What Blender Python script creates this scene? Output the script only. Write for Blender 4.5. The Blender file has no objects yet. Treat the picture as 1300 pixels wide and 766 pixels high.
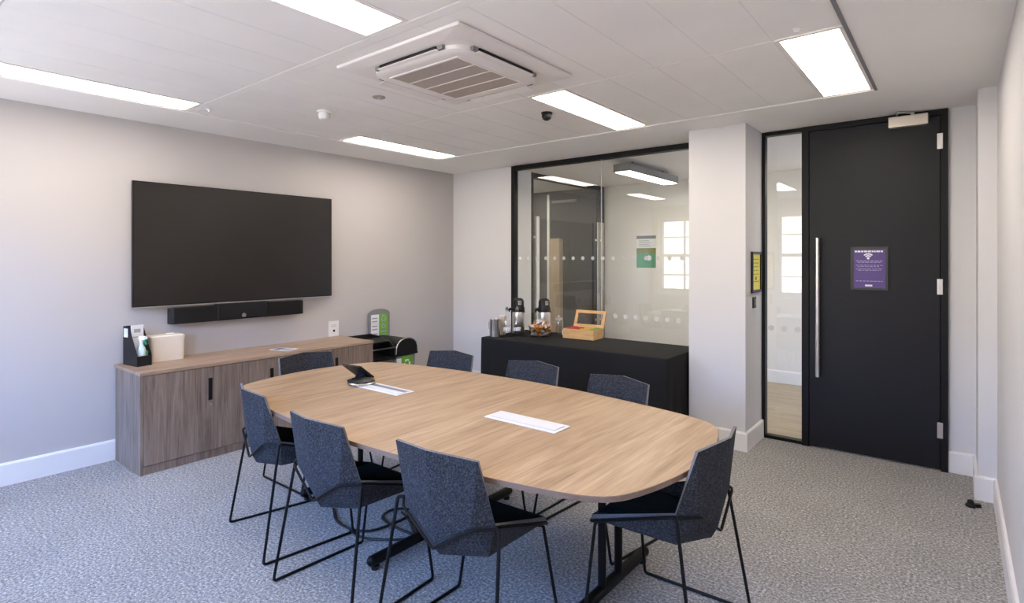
import bpy, bmesh, math, random
from mathutils import Vector, Matrix
random.seed(7)
sc = bpy.context.scene
col = sc.collection
PI = math.pi

# ------------------------------------------------------------------ materials
def nmat(name):
    m = bpy.data.materials.new(name); m.use_nodes = True
    nt = m.node_tree; b = nt.nodes['Principled BSDF']
    return m, nt, b
def coords(nt, scale=(1, 1, 1), kind='Object'):
    tc = nt.nodes.new('ShaderNodeTexCoord'); mp = nt.nodes.new('ShaderNodeMapping')
    mp.inputs['Scale'].default_value = scale
    nt.links.new(tc.outputs[kind], mp.inputs['Vector']); return mp.outputs['Vector']
def noise(nt, vec, scale, detail=2, rough=.5, dist=0):
    n = nt.nodes.new('ShaderNodeTexNoise'); n.inputs['Scale'].default_value = scale
    n.inputs['Detail'].default_value = detail; n.inputs['Roughness'].default_value = rough
    n.inputs['Distortion'].default_value = dist
    nt.links.new(vec, n.inputs['Vector']); return n.outputs['Fac']
def ramp(nt, fac, stops):
    r = nt.nodes.new('ShaderNodeValToRGB'); e = r.color_ramp.elements
    while len(e) < len(stops): e.new(.5)
    for i, (p, c) in enumerate(stops): e[i].position = p; e[i].color = (*c, 1)
    nt.links.new(fac, r.inputs['Fac']); return r.outputs['Color']
def bump(nt, b, fac, strength, dist=.002):
    bp = nt.nodes.new('ShaderNodeBump'); bp.inputs['Strength'].default_value = strength; bp.inputs['Distance'].default_value = dist
    nt.links.new(fac, bp.inputs['Height']); nt.links.new(bp.outputs['Normal'], b.inputs['Normal'])
def plain(name, c, rough=.5, metal=0, var=.04, scale=6, spec=.5, bmp=0, bscale=200, aniso=None):
    m, nt, b = nmat(name)
    v = coords(nt, aniso or (1, 1, 1))
    f = noise(nt, v, scale, 3)
    lo = tuple(x * (1 - var) for x in c); hi = tuple(min(1, x * (1 + var)) for x in c)
    nt.links.new(ramp(nt, f, [(.3, lo), (.7, hi)]), b.inputs['Base Color'])
    b.inputs['Roughness'].default_value = rough; b.inputs['Metallic'].default_value = metal
    b.inputs['Specular IOR Level'].default_value = spec
    if bmp: bump(nt, b, noise(nt, coords(nt), bscale, 2), bmp)
    return m
def wood(name, cols, grain, fine, rough=.45, bscale=.15, lo=.36):
    """grain = low scale along the grain axis, high across it"""
    m, nt, b = nmat(name)
    f1 = noise(nt, coords(nt, grain), 1.0, 5, .6, 1.2)
    f2 = noise(nt, coords(nt, fine), 1.0, 4, .7, .3)
    mx = nt.nodes.new('ShaderNodeMath'); mx.operation = 'MULTIPLY_ADD'; mx.inputs[1].default_value = .55
    nt.links.new(f1, mx.inputs[0])
    m2 = nt.nodes.new('ShaderNodeMath'); m2.operation = 'MULTIPLY'; m2.inputs[1].default_value = .45
    nt.links.new(f2, m2.inputs[0]); nt.links.new(m2.outputs[0], mx.inputs[2])
    n = len(cols)
    nt.links.new(ramp(nt, mx.outputs[0], [(lo + (1 - 2 * lo) * i / (n - 1), c) for i, c in enumerate(cols)]), b.inputs['Base Color'])
    b.inputs['Roughness'].default_value = rough
    bump(nt, b, f2, bscale, .001)
    return m
def speckle(name, stops, scale, rough=.95, bmp=.5, detail=2, dist=.003, soft=None):
    m, nt, b = nmat(name)
    v = coords(nt)
    f = noise(nt, v, scale, detail, .7)
    c = ramp(nt, f, stops)
    if soft:
        g = noise(nt, v, soft, 3, .6)
        mx = nt.nodes.new('ShaderNodeMixRGB'); mx.blend_type = 'MULTIPLY'; mx.inputs['Fac'].default_value = 1
        nt.links.new(c, mx.inputs['Color1']); nt.links.new(ramp(nt, g, [(.3, (.88, .88, .88)), (.7, (1, 1, 1))]), mx.inputs['Color2'])
        c = mx.outputs['Color']
    nt.links.new(c, b.inputs['Base Color'])
    b.inputs['Roughness'].default_value = rough; b.inputs['Specular IOR Level'].default_value = .15
    bump(nt, b, f, bmp, dist)
    return m
def glass(name, tint=(.93, .96, .93), ior=1.5, boost=1.0):
    m = bpy.data.materials.new(name); m.use_nodes = True; nt = m.node_tree; nt.nodes.clear()
    out = nt.nodes.new('ShaderNodeOutputMaterial'); mix = nt.nodes.new('ShaderNodeMixShader')
    tr = nt.nodes.new('ShaderNodeBsdfTransparent'); gl = nt.nodes.new('ShaderNodeBsdfGlossy')
    gl.inputs['Roughness'].default_value = 0.0
    gl.inputs['Color'].default_value = (1, 1, 1, 1)
    n = nt.nodes.new('ShaderNodeTexNoise'); n.inputs['Scale'].default_value = .8
    nt.links.new(coords(nt), n.inputs['Vector'])
    nt.links.new(ramp(nt, n.outputs['Fac'], [(.3, tuple(x * .99 for x in tint)), (.7, tint)]), tr.inputs['Color'])
    fr = nt.nodes.new('ShaderNodeFresnel'); fr.inputs['IOR'].default_value = ior
    mu = nt.nodes.new('ShaderNodeMath'); mu.operation = 'MULTIPLY'; mu.inputs[1].default_value = boost; mu.use_clamp = True
    ge = nt.nodes.new('ShaderNodeNewGeometry'); su = nt.nodes.new('ShaderNodeMath'); su.operation = 'SUBTRACT'; su.inputs[0].default_value = 1
    nt.links.new(ge.outputs['Backfacing'], su.inputs[1])
    # both interfaces of the pane are counted on the face the ray enters, so the leaving face only transmits
    m2 = nt.nodes.new('ShaderNodeMath'); m2.operation = 'MULTIPLY'
    nt.links.new(fr.outputs[0], mu.inputs[0]); nt.links.new(mu.outputs[0], m2.inputs[0]); nt.links.new(su.outputs[0], m2.inputs[1])
    nt.links.new(m2.outputs[0], mix.inputs[0])
    nt.links.new(tr.outputs[0], mix.inputs[1]); nt.links.new(gl.outputs[0], mix.inputs[2]); nt.links.new(mix.outputs[0], out.inputs[0])
    return m
def emis(name, c, s):
    m, nt, b = nmat(name)
    f = noise(nt, coords(nt), 3, 1)
    nt.links.new(ramp(nt, f, [(.3, tuple(x * .98 for x in c)), (.7, c)]), b.inputs['Emission Color'])
    b.inputs['Base Color'].default_value = (.9, .9, .9, 1)
    b.inputs['Emission Strength'].default_value = s
    return m

M = {}
M['paint_grey'] = plain('paint_grey', (.505, .48, .472), .75, var=.015, scale=2, spec=.25, bmp=.05, bscale=300)
M['paint_white'] = plain('paint_white', (.67, .66, .665), .7, var=.015, scale=2, spec=.25, bmp=.05, bscale=300)
M['paint_cream'] = plain('paint_cream', (.74, .71, .66), .75, var=.015, scale=2, spec=.25)
M['ceiling_paint'] = plain('ceiling_paint', (.86, .845, .83), .8, var=.015, scale=2, spec=.2)
M['tile'] = plain('ceiling_tile', (.86, .845, .825), .55, var=.02, scale=3, spec=.3)
M['gap'] = plain('ceiling_gap', (.45, .43, .41), .8)
M['skirting'] = plain('skirting_gloss', (.80, .79, .785), .4, var=.02)
M['carpet'] = speckle('carpet', [(.30, (.10, .095, .092)), (.45, (.26, .25, .245)), (.56, (.40, .39, .38)), (.68, (.74, .73, .72))], 80, bmp=.05, detail=4, dist=.004, soft=2.5)
M['corridor_wood'] = wood('corridor_wood', [(.22, .165, .11), (.33, .26, .18), (.42, .34, .25)], (1.2, 14, 1), (4, 120, 1), .5)
M['table_wood'] = wood('table_oak', [(.235, .145, .078), (.345, .225, .128), (.42, .285, .172), (.50, .36, .23)], (15, 1.1, 8), (120, 3, 40), .45, .06, .345)
M['table_edge'] = wood('table_edge_oak', [(.17, .11, .08), (.24, .17, .13)], (2, 20, 60), (6, 60, 200), .5)
M['cab_wood'] = wood('cabinet_oak', [(.125, .085, .062), (.225, .165, .125), (.315, .24, .19)], (16, 16, 1.3), (130, 130, 4), .5)
M['top_wood'] = wood('worktop_oak', [(.24, .155, .098), (.37, .255, .17), (.45, .32, .225)], (24, 1.3, 8), (160, 5, 60), .42)
M['felt'] = speckle('felt_blue_grey', [(.34, (.017, .018, .021)), (.5, (.040, .042, .049)), (.66, (.088, .092, .104))], 150, bmp=.15, detail=3, dist=.0008, soft=9)
M['felt_edge'] = speckle('felt_cut_edge', [(.3, (.13, .13, .135)), (.7, (.22, .22, .23))], 200, bmp=.2, dist=.001)
M['cushion'] = speckle('seat_cushion_fabric', [(.3, (.006, .014, .018)), (.7, (.016, .036, .046))], 220, bmp=.3, dist=.001)
M['black_steel'] = plain('black_powder_steel', (.005, .005, .006), .5, 0, .1, spec=.2)
M['black_plastic'] = plain('black_plastic', (.009, .009, .010), .42, 0, .1, spec=.3)
M['black_frame'] = plain('black_aluminium', (.005, .005, .006), .5, 0, .1, spec=.25)
M['door_black'] = plain('door_black_laminate', (.008, .008, .011), .5, 0, .08, 3, spec=.3)
M['steel'] = plain('brushed_steel', (.70, .68, .65), .28, 1, .06, 3, aniso=(60, 60, 1))
M['chrome'] = plain('polished_steel', (.75, .73, .70), .12, 1, .03)
M['nickel'] = plain('satin_nickel', (.62, .56, .48), .38, .7, .05)
M['white_plastic'] = plain('white_plastic', (.78, .77, .76), .4, 0, .02)
M['ac_white'] = plain('cassette_white', (.78, .75, .73), .45, 0, .02)
M['ac_grille'] = plain('cassette_grille_mesh', (.40, .35, .31), .7, 0, .06, 60)
M['grey_plastic'] = plain('grey_plastic', (.20, .195, .20), .5, 0, .05)
M['bin_grey'] = plain('bin_grey', (.22, .215, .225), .5, 0, .05)
M['screen'] = plain('tv_screen', (.012, .009, .008), .30, 0, .1, spec=.5)
M['cloth'] = speckle('black_tablecloth', [(.3, (.010, .010, .011)), (.7, (.019, .019, .020))], 260, rough=.8, bmp=.25, dist=.001)
M['speaker_cloth'] = speckle('speaker_cloth', [(.3, (.008, .007, .007)), (.7, (.022, .020, .020))], 420, bmp=.3, dist=.001)
M['glass'] = glass('partition_glass', (.96, .975, .955), 1.52, 1.8)
M['win_glass'] = glass('window_glass', (.975, .985, .98), 1.5, 1.8)
M['clear_glass'] = glass('bottle_glass', (.90, .915, .91), 1.5, 3.0)
M['light'] = emis('led_diffuser', (1.0, .89, .775), 14.5)
M['corr_light'] = emis('corridor_led', (1.0, .90, .78), 24.0)
M['lobby_fill_led'] = emis('lobby_fill_led', (1.0, .90, .78), 24.0)
M['notice_frame'] = plain('notice_frame', (.022, .021, .022), .4, 0, .1)
M['cream'] = plain('cream_plastic', (.78, .70, .60), .45, 0, .02)
M['paper'] = plain('paper', (.78, .78, .80), .7, 0, .03)
M['paper_blue'] = plain('paper_blue_print', (.16, .20, .32), .7, 0, .1)
M['green'] = plain('sign_green', (.16, .40, .03), .5, 0, .08, 20)
M['dark_green'] = plain('print_dark_green', (.07, .20, .02), .6, 0, .08)
M['teal_green'] = plain('print_teal_green', (.10, .33, .17), .6, 0, .08)
M['olive'] = plain('print_olive', (.22, .24, .05), .6, 0, .08)
M['yellow'] = plain('sign_yellow', (.78, .68, .05), .5, 0, .06, 20)
M['purple'] = plain('notice_purple', (.075, .035, .20), .4, 0, .05, 10)
M['lilac'] = plain('print_lilac', (.38, .33, .55), .5, 0, .05)
M['white_print'] = plain('white_print', (.80, .78, .82), .5, 0, .02)
M['grey_print'] = plain('grey_print', (.35, .35, .34), .6, 0, .05)
def vinyl():
    m, nt, b = nmat('frosted_vinyl')
    nt.links.new(ramp(nt, noise(nt, coords(nt), 30), [(.3, (.80, .80, .78)), (.7, (.86, .86, .84))]), b.inputs['Base Color'])
    b.inputs['Roughness'].default_value = .7; b.inputs['Alpha'].default_value = .62
    return m
M['dot'] = vinyl()
M['pine'] = wood('tea_box_pine', [(.50, .27, .09), (.66, .40, .16), (.74, .48, .22)], (3, 30, 30), (8, 200, 200), .5)
M['amber'] = plain('amber_wrapper', (.55, .20, .03), .35, 0, .2, 30)
M['foil'] = plain('silver_wrapper', (.62, .60, .62), .3, .5, .1, 30)
M['red'] = plain('red_packet', (.50, .05, .03), .5, 0, .1)
M['teabag_green'] = plain('green_packet', (.28, .38, .06), .5, 0, .1)
M['teabag_yellow'] = plain('yellow_packet', (.70, .45, .08), .5, 0, .1)
M['liquid'] = plain('spray_bottle_plastic', (.62, .74, .74), .3, 0, .05)
M['trigger_green'] = plain('trigger_green', (.02, .22, .13), .4, 0, .05)
M['lobby_dark'] = plain('lobby_dark_panel', (.030, .028, .029), .5, 0, .08)
M['timber'] = wood('lobby_timber', [(.36, .25, .16), (.50, .37, .25)], (20, 20, 1.5), (90, 90, 5), .5)
M['module_white'] = plain('power_module_white', (.74, .74, .76), .35, 0, .02)
M['module_slot'] = plain('power_module_slot', (.15, .19, .26), .3, .3, .05)
M['module_groove'] = plain('power_module_groove', (.40, .40, .42), .5, 0, .05)

# ------------------------------------------------------------------ mesh builder
class MB:
    def __init__(s): s.v = []; s.f = []; s.mi = []; s.cur = 0
    def add(s, vs, fs):
        o = len(s.v); s.v += [tuple(v) for v in vs]
        for f in fs: s.f.append(tuple(i + o for i in f)); s.mi.append(s.cur)
        return s
    def box(s, x0, x1, y0, y1, z0, z1, rot=0, piv=None):
        vs = [(x, y, z) for z in (z0, z1) for y in (y0, y1) for x in (x0, x1)]
        if rot:
            px, py = piv or ((x0 + x1) / 2, (y0 + y1) / 2); c, n = math.cos(rot), math.sin(rot)
            vs = [(px + (x - px) * c - (y - py) * n, py + (x - px) * n + (y - py) * c, z) for x, y, z in vs]
        return s.add(vs, [(0, 2, 3, 1), (4, 5, 7, 6), (0, 1, 5, 4), (2, 6, 7, 3), (0, 4, 6, 2), (1, 3, 7, 5)])
    def prism(s, pts, z0, z1, axis='z', chamfer=0):
        """pts: outline; axis z: (x,y); axis y: (x,z) extruded over y; axis x: (y,z) extruded over x"""
        def P(a, b, h):
            return (a, b, h) if axis == 'z' else ((a, h, b) if axis == 'y' else (h, a, b))
        n = len(pts); vs = [P(a, b, z0) for a, b in pts] + [P(a, b, z1) for a, b in pts]
        fs = [tuple(range(n))[::-1], tuple(range(n, 2 * n))] + [(i, (i + 1) % n, n + (i + 1) % n, n + i) for i in range(n)]
        return s.add(vs, fs)
    def lathe(s, prof, seg=20, c=(0, 0, 0)):
        vs = []; fs = []; n = len(prof)
        for r, z in prof:
            for k in range(seg):
                a = 2 * PI * k / seg; vs.append((c[0] + r * math.cos(a), c[1] + r * math.sin(a), c[2] + z))
        for i in range(n - 1):
            for k in range(seg):
                k2 = (k + 1) % seg; fs.append((i * seg + k, i * seg + k2, (i + 1) * seg + k2, (i + 1) * seg + k))
        fs.append(tuple(range(seg))[::-1]); fs.append(tuple((n - 1) * seg + k for k in range(seg)))
        return s.add(vs, fs)
    def tube(s, pts, r, seg=8, closed=False):
        pts = [Vector(p) for p in pts]; n = len(pts); vs = []; fs = []
        d0 = (pts[1] - pts[0]).normalized()
        up = Vector((0, 0, 1)) if abs(d0.z) < .9 else Vector((1, 0, 0))
        u = d0.cross(up).normalized()
        for i, p in enumerate(pts):
            a = pts[i - 1] if (i or closed) else None; b = pts[(i + 1) % n] if (i < n - 1 or closed) else None
            din = (p - a).normalized() if a is not None else (b - p).normalized()
            dout = (b - p).normalized() if b is not None else din
            t = (din + dout); t = t.normalized() if t.length > 1e-6 else din
            u = (u - t * u.dot(t)); u = u.normalized() if u.length > 1e-6 else t.orthogonal().normalized()
            w = t.cross(u); k = 1 / max(.5, din.dot(t))
            for j in range(seg):
                an = 2 * PI * j / seg; off = u * math.cos(an) + w * math.sin(an)
                # stretch along the mitre
                m = (dout - din)
                if m.length > 1e-6:
                    m.normalize(); off = off + m * off.dot(m) * (k - 1)
                vs.append(p + off * r)
        rng = n if closed else n - 1
        for i in range(rng):
            i2 = (i + 1) % n
            for j in range(seg):
                j2 = (j + 1) % seg; fs.append((i * seg + j, i * seg + j2, i2 * seg + j2, i2 * seg + j))
        if not closed: fs += [tuple(range(seg))[::-1], tuple((n - 1) * seg + j for j in range(seg))]
        return s.add(vs, fs)
    def ball(s, c, r, seg=12, rings=8, sq=(1, 1, 1)):
        prof = [(max(1e-4, r * math.sin(PI * i / rings)), -r * math.cos(PI * i / rings)) for i in range(rings + 1)]
        o = len(s.v); s.lathe(prof, seg)
        for i in range(o, len(s.v)):
            x, y, z = s.v[i]; s.v[i] = (c[0] + x * sq[0], c[1] + y * sq[1], c[2] + z * sq[2])
        return s
    def build(s, name, mats, parent=None, smooth=False, bevel=0, loc=(0, 0, 0), rotz=0, weld=False):
        me = bpy.data.meshes.new(name); me.from_pydata(s.v, [], s.f)
        if not isinstance(mats, (list, tuple)): mats = [mats]
        for m in mats: me.materials.append(M[m] if isinstance(m, str) else m)
        for p, k in zip(me.polygons, s.mi): p.material_index = min(k, len(mats) - 1)
        bm = bmesh.new(); bm.from_mesh(me)
        if weld: bmesh.ops.remove_doubles(bm, verts=bm.verts, dist=1e-5)
        bmesh.ops.recalc_face_normals(bm, faces=bm.faces); bm.to_mesh(me); bm.free()
        if smooth:
            for p in me.polygons: p.use_smooth = True
            me.set_sharp_from_angle(angle=math.radians(38))
        o = bpy.data.objects.new(name, me); col.objects.link(o)
        o.location = loc; o.rotation_euler = (0, 0, rotz)
        if parent: o.parent = parent
        if bevel:
            b = o.modifiers.new('bevel', 'BEVEL'); b.width = bevel; b.segments = 2; b.limit_method = 'ANGLE'; b.angle_limit = math.radians(40)
        return o
def rrect(cx, cy, hx, hy, r, n=6):
    out = []
    for sx, sy, a0 in ((1, 1, 0), (-1, 1, 90), (-1, -1, 180), (1, -1, 270)):
        for k in range(n + 1):
            a = math.radians(a0 + 90 * k / n)
            out.append((cx + sx * (hx - r) + r * math.cos(a), cy + sy * (hy - r) + r * math.sin(a)))
    return out
def fillet(pts, r, n=5):
    pts = [Vector(p) for p in pts]; out = [pts[0]]
    for i in range(1, len(pts) - 1):
        a = (pts[i - 1] - pts[i]); b = (pts[i + 1] - pts[i]); d = min(r, a.length * .45, b.length * .45)
        p0 = pts[i] + a.normalized() * d; p1 = pts[i] + b.normalized() * d
        for k in range(n + 1):
            t = k / n; out.append(p0 * (1 - t) ** 2 + pts[i] * 2 * t * (1 - t) + p1 * t * t)
    out.append(pts[-1]); return out
def B(x0, x1, y0, y1, z0, z1): return MB().box(x0, x1, y0, y1, z0, z1)
def tag(o, label=None, cat=None, group=None, kind=None):
    if label: o['label'] = label
    if cat: o['category'] = cat
    if group: o['group'] = group
    if kind: o['kind'] = kind
    return o
def thing(name, label, cat, loc=(0, 0, 0), rotz=0, group=None):
    o = bpy.data.objects.new(name, None); col.objects.link(o); o.empty_display_size = .1
    o.location = loc; o.rotation_euler = (0, 0, rotz)
    return tag(o, label, cat, group)
def struct(o): o['kind'] = 'structure'; return o
def dup(root, loc, rotz, label, group=None):
    r = root.copy(); col.objects.link(r); r.location = loc; r.rotation_euler = (0, 0, rotz); r['label'] = label
    if group: r['group'] = group
    for ch in list(root.children):
        c = ch.copy(); col.objects.link(c); c.parent = r
        for g in list(ch.children):
            d = g.copy(); col.objects.link(d); d.parent = c
    return r

# ------------------------------------------------------------------ room dimensions (metres; camera stands at x=0,y=0)
XL, XR = -4.91, .19          # TV wall, right wall
YB, YD = 4.95, 4.97          # back wall plane, door plane
YF = -.78                    # window wall behind the camera
ZC = 2.555                   # ceiling
YW = 7.24                    # far wall of the corridor
XP = -4.09                   # glazed lobby partition at the end of the corridor

# floor
struct(B(-5.06, 1.6, -1.0, 5.0, -.12, 0).build('floor', 'carpet'))
struct(B(-6.6, 1.6, 5.0, 7.4, -.12, 0).build('floor_corridor', 'corridor_wood'))

# walls
struct(B(XL - .15, XL, -1.0, 5.07, 0, 2.7).build('wall_left', 'paint_grey'))
struct(B(XL, -3.985, YB, 5.07, 0, 2.7).build('wall_back', 'paint_white'))
struct(B(-1.731, -1.283, 4.4954, 5.03, 0, 2.6).build('wall_column', 'paint_white'))
struct(B(-.05, .7, YD, 5.07, 0, 2.7).build('wall_back_right', 'paint_white'))
struct(B(.100, .5, 4.51, YD, 0, 2.6).build('wall_pilaster', 'paint_white'))
struct(B(XR, .34, -1.0, 4.51, 0, 2.7).build('wall_right', 'paint_white'))
wins = [(-4.77, -3.25), (-2.53, -1.05)]
wz0, wz1 = .80, 2.31
w = MB(); xs = [XL] + [x for p in wins for x in p] + [XR]
for i in range(0, len(xs), 2): w.box(xs[i], xs[i + 1], YF - .22, YF, 0, 2.7)
for a, b in wins:
    w.box(a, b, YF - .22, YF, 0, wz0); w.box(a, b, YF - .22, YF, wz1, 2.7)
struct(w.build('wall_front', 'paint_white'))

# windows behind the camera: white sash frames and panes
for i, (a, b) in enumerate(wins):
    r = bpy.data.objects.new('window_%d' % (3 + i), None); col.objects.link(r); r.location = (0, YF - .12, 0); r['kind'] = 'structure'
    f = MB(); t = .06
    f.box(a, a + t, -.04, .04, wz0, wz1); f.box(b - t, b, -.04, .04, wz0, wz1)
    f.box(a + t, b - t, -.04, .04, wz0, wz0 + .09); f.box(a + t, b - t, -.04, .04, wz1 - t, wz1)
    f.box(a + t, b - t, -.045, .045, 1.53, 1.59)
    for k in (1, 2):
        x = a + (b - a) * k / 3; f.box(x - .014, x + .014, -.025, .025, wz0 + .09, wz1 - t)
    for z in (1.17, 1.93): f.box(a + t, b - t, -.025, .025, z - .012, z + .012)
    f.build('window_frame', 'white_plastic', r)
    B(a + t, b - t, -.003, .003, wz0 + .09, wz1 - t).build('pane', 'win_glass', r)
    B(a - .05, b + .05, .05, .24, wz0 - .035, wz0).build('window_sill', 'skirting', r, bevel=.004)

# skirting
def skirt(name, p0, p1, nrm, h=.15, t=.018):
    d = Vector((p1[0] - p0[0], p1[1] - p0[1], 0)); n = Vector((nrm[0], nrm[1], 0))
    prof = [(0, 0), (t, 0), (t, h - .012), (t - .006, h), (0, h)]
    vs = [];
    for q in (p0, p1):
        for a, z in prof: vs.append((q[0] + n.x * a, q[1] + n.y * a, z))
    k = len(prof); fs = [tuple(range(k)), tuple(range(k, 2 * k))[::-1]] + [(i, (i + 1) % k, k + (i + 1) % k, k + i) for i in range(k)]
    return struct(MB().add(vs, fs).build(name, 'skirting'))
skirt('baseboard_left', (XL, YF), (XL, YB), (1, 0))
skirt('baseboard_back', (XL + .018, YB), (-3.985, YB), (0, -1))
skirt('baseboard_column', (-1.731, 4.4954), (-1.265, 4.4954), (0, -1))
skirt('baseboard_column_side', (-1.283, 4.4954), (-1.283, YD), (1, 0))
skirt('baseboard_back_right', (-.05, YD), (.100, YD), (0, -1))
skirt('baseboard_pilaster', (.082, 4.51), (XR, 4.51), (0, -1))
skirt('baseboard_pilaster_side', (.100, 4.51), (.100, YD - .018), (-1, 0))
skirt('baseboard_right', (XR, YF), (XR, 4.492), (-1, 0))
skirt('baseboard_front', (XL + .018, YF), (XR - .018, YF), (0, 1))
skirt('baseboard_corridor', (XP, YW), (1.5, YW), (0, -1))

# ceiling: plasterboard border + metal planks
cx0, cx1 = -4.315, -.400; cy0, cy1 = -.74, 4.125
c = MB()
c.box(XL - .1, cx0, -.95, 5.05, ZC, 2.68); c.box(cx1, .4, -.95, 5.05, ZC, 2.68)
c.box(cx0, cx1, cy1, 5.05, ZC, 2.68); c.box(cx0, cx1, -.95, cy0, ZC, 2.68)
struct(c.build('ceiling', 'ceiling_paint'))
struct(B(cx0, cx1, cy0, cy1, 2.60, 2.68).build('ceiling_void', 'gap'))
n = 13; cw = (cx1 - cx0) / n
rows = [(-.735, .43), (.472, 1.642), (1.705, 2.893), (2.905, 4.118)]
lights = [(0, 1), (0, 3), (7, 1), (7, 3), (12, 1), (12, 3)]
t = MB()
for ri, (a, b) in enumerate(rows):
    for k in range(n):
        if (k, ri) in lights: continue
        g = .0016
        t.box(cx0 + k * cw + g, cx0 + (k + 1) * cw - g, a + g, b - g, ZC + .004, ZC + .0052)
        t.box(cx0 + k * cw, cx0 + (k + 1) * cw, a, b, ZC + .0055, ZC + .03)
for a, b in ((.434, .468), (1.646, 1.701)): t.box(cx0, cx1, a, b, ZC + .002, ZC + .03)
struct(t.build('ceiling_tiles', 'tile'))
struct(B(cx1 - .004, cx1 + .012, cy0, cy1, ZC - .006, ZC + .002).build('shadow_line_1', 'bin_grey'))  # dark strip whose grey stands in for the shadow along the ceiling step
struct(B(cx0 - .010, cx0 + .002, cy0, cy1, ZC - .004, ZC + .002).build('trim_2', 'tile'))
struct(B(cx0, cx1, cy1 - .003, cy1 + .012, ZC - .004, ZC + .002).build('trim_3', 'ceiling_paint'))

LL = {(0, 1): 'long ceiling light panel above the TV wall, cut by the left edge of the photo',
      (0, 3): 'ceiling light panel nearest the far left corner, above the recycling bins',
      (7, 1): 'ceiling light panel cut by the top edge, just before the air conditioning cassette',
      (7, 3): 'ceiling light panel beyond the air conditioning cassette, beside the black dome sensor',
      (12, 1): 'ceiling light panel nearest the right wall, over the camera side of the room',
      (12, 3): 'wide bright ceiling light panel in front of the black door'}
for (k, ri) in lights:
    a, b = rows[ri]; x0 = cx0 + k * cw; x1 = x0 + cw
    r = thing('ceiling_light', LL[(k, ri)], 'ceiling light', ((x0 + x1) / 2, (a + b) / 2, ZC), 0, 'recessed ceiling light panels')
    hx, hy = cw / 2 - .003, (b - a) / 2 - .003
    f = MB(); q = .021
    f.box(-hx, -hx + q, -hy, hy, .001, .03); f.box(hx - q, hx, -hy, hy, .001, .03)
    f.box(-hx + q, hx - q, -hy, -hy + q, .001, .03); f.box(-hx + q, hx - q, hy - q, hy, .001, .03)
    f.build('frame', 'tile', r)
    B(-hx + q, hx - q, -hy + q, hy - q, .006, .012).build('diffuser', 'light', r)

# ------------------------------------------------------------------ corridor and lobby beyond the glass
struct(B(XP, 1.6, YW, YW + .12, 0, 2.7).build('wall_corridor', 'paint_cream'))
struct(B(1.5, 1.6, 5.0, YW, 0, 2.7).build('wall_corridor_end', 'paint_white'))
struct(B(-6.6, 1.6, 5.05, YW + .12, ZC, 2.68).build('ceiling_corridor', 'ceiling_paint'))
struct(B(XP - .06, XP + .04, 5.07, 5.42, 0, ZC).build('wall_partition', 'paint_white'))
struct(B(-6.6, -6.5, 5.0, YW + .12, 0, 2.7).build('wall_lobby_side', 'paint_white'))
struct(B(-6.5, XP, YW, YW + .12, 0, 2.7).build('wall_lobby', 'lobby_dark'))
struct(B(-6.6, XL - .15, 4.95, 5.07, 0, 2.7).build('wall_lobby_front', 'paint_white'))
# dark lobby door set in the far wall
r = bpy.data.objects.new('door_2', None); col.objects.link(r); r['kind'] = 'structure'; r.location = (-4.6, YW, 0)
B(-.40, .38, -.05, -.005, .01, 2.42).build('leaf', 'door_black', r)
f = MB(); f.box(-.445, -.40, -.07, -.002, 0, 2.5); f.build('jamb', 'white_plastic', r)
f = MB(); f.box(.38, .44, -.07, -.002, 0, 2.5); f.box(-.40, .38, -.07, -.002, 2.42, 2.5)
f.build('frame', 'black_frame', r)
MB().tube([(-.33, -.09, .8), (-.33, -.09, 1.7)], .016).build('pull_handle', 'steel', r)
B(-.34, .10, -.095, -.052, 2.36, 2.40).build('door_closer', 'grey_plastic', r)
# glazed double door at the corridor's end
r = bpy.data.objects.new('door_3', None); col.objects.link(r); r['kind'] = 'structure'; r.location = (XP, 5.44, 0)
f = MB()
f.box(-.03, .03, -.02, .045, 0, ZC); f.box(-.03, .03, 1.75, 1.80, 0, ZC); f.box(-.03, .03, .045, 1.75, 2.49, ZC); f.box(-.03, .03, .045, 1.75, 0, .06)
f.build('frame', 'black_frame', r)
B(-.005, .005, .045, .898, .06, 2.49).build('pane', 'win_glass', r); B(-.005, .005, .902, 1.75, .06, 2.49).build('pane', 'win_glass', r)
for y in (.09, 1.58, 1.69):
    h = B(.045, .065, y - .028, y + .028, .35, 2.02); h.box(.005, .045, y - .01, y + .01, .6, .63); h.box(.005, .045, y - .01, y + .01, 1.75, 1.78)
    h.build('pull_handle', 'white_plastic' if y < 1 else 'steel', r)
# pale timber post in the lobby
r = thing('timber_post', 'pale timber post in the lobby, seen through the glass above the tea box', 'post', (-4.72, 6.95, 0))
B(-.09, .09, -.05, .05, 0, 1.80).build('shaft', 'timber', r, bevel=.004); B(-.11, .11, -.07, .07, 0, .03).build('foot_plate', 'black_steel', r)
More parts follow.
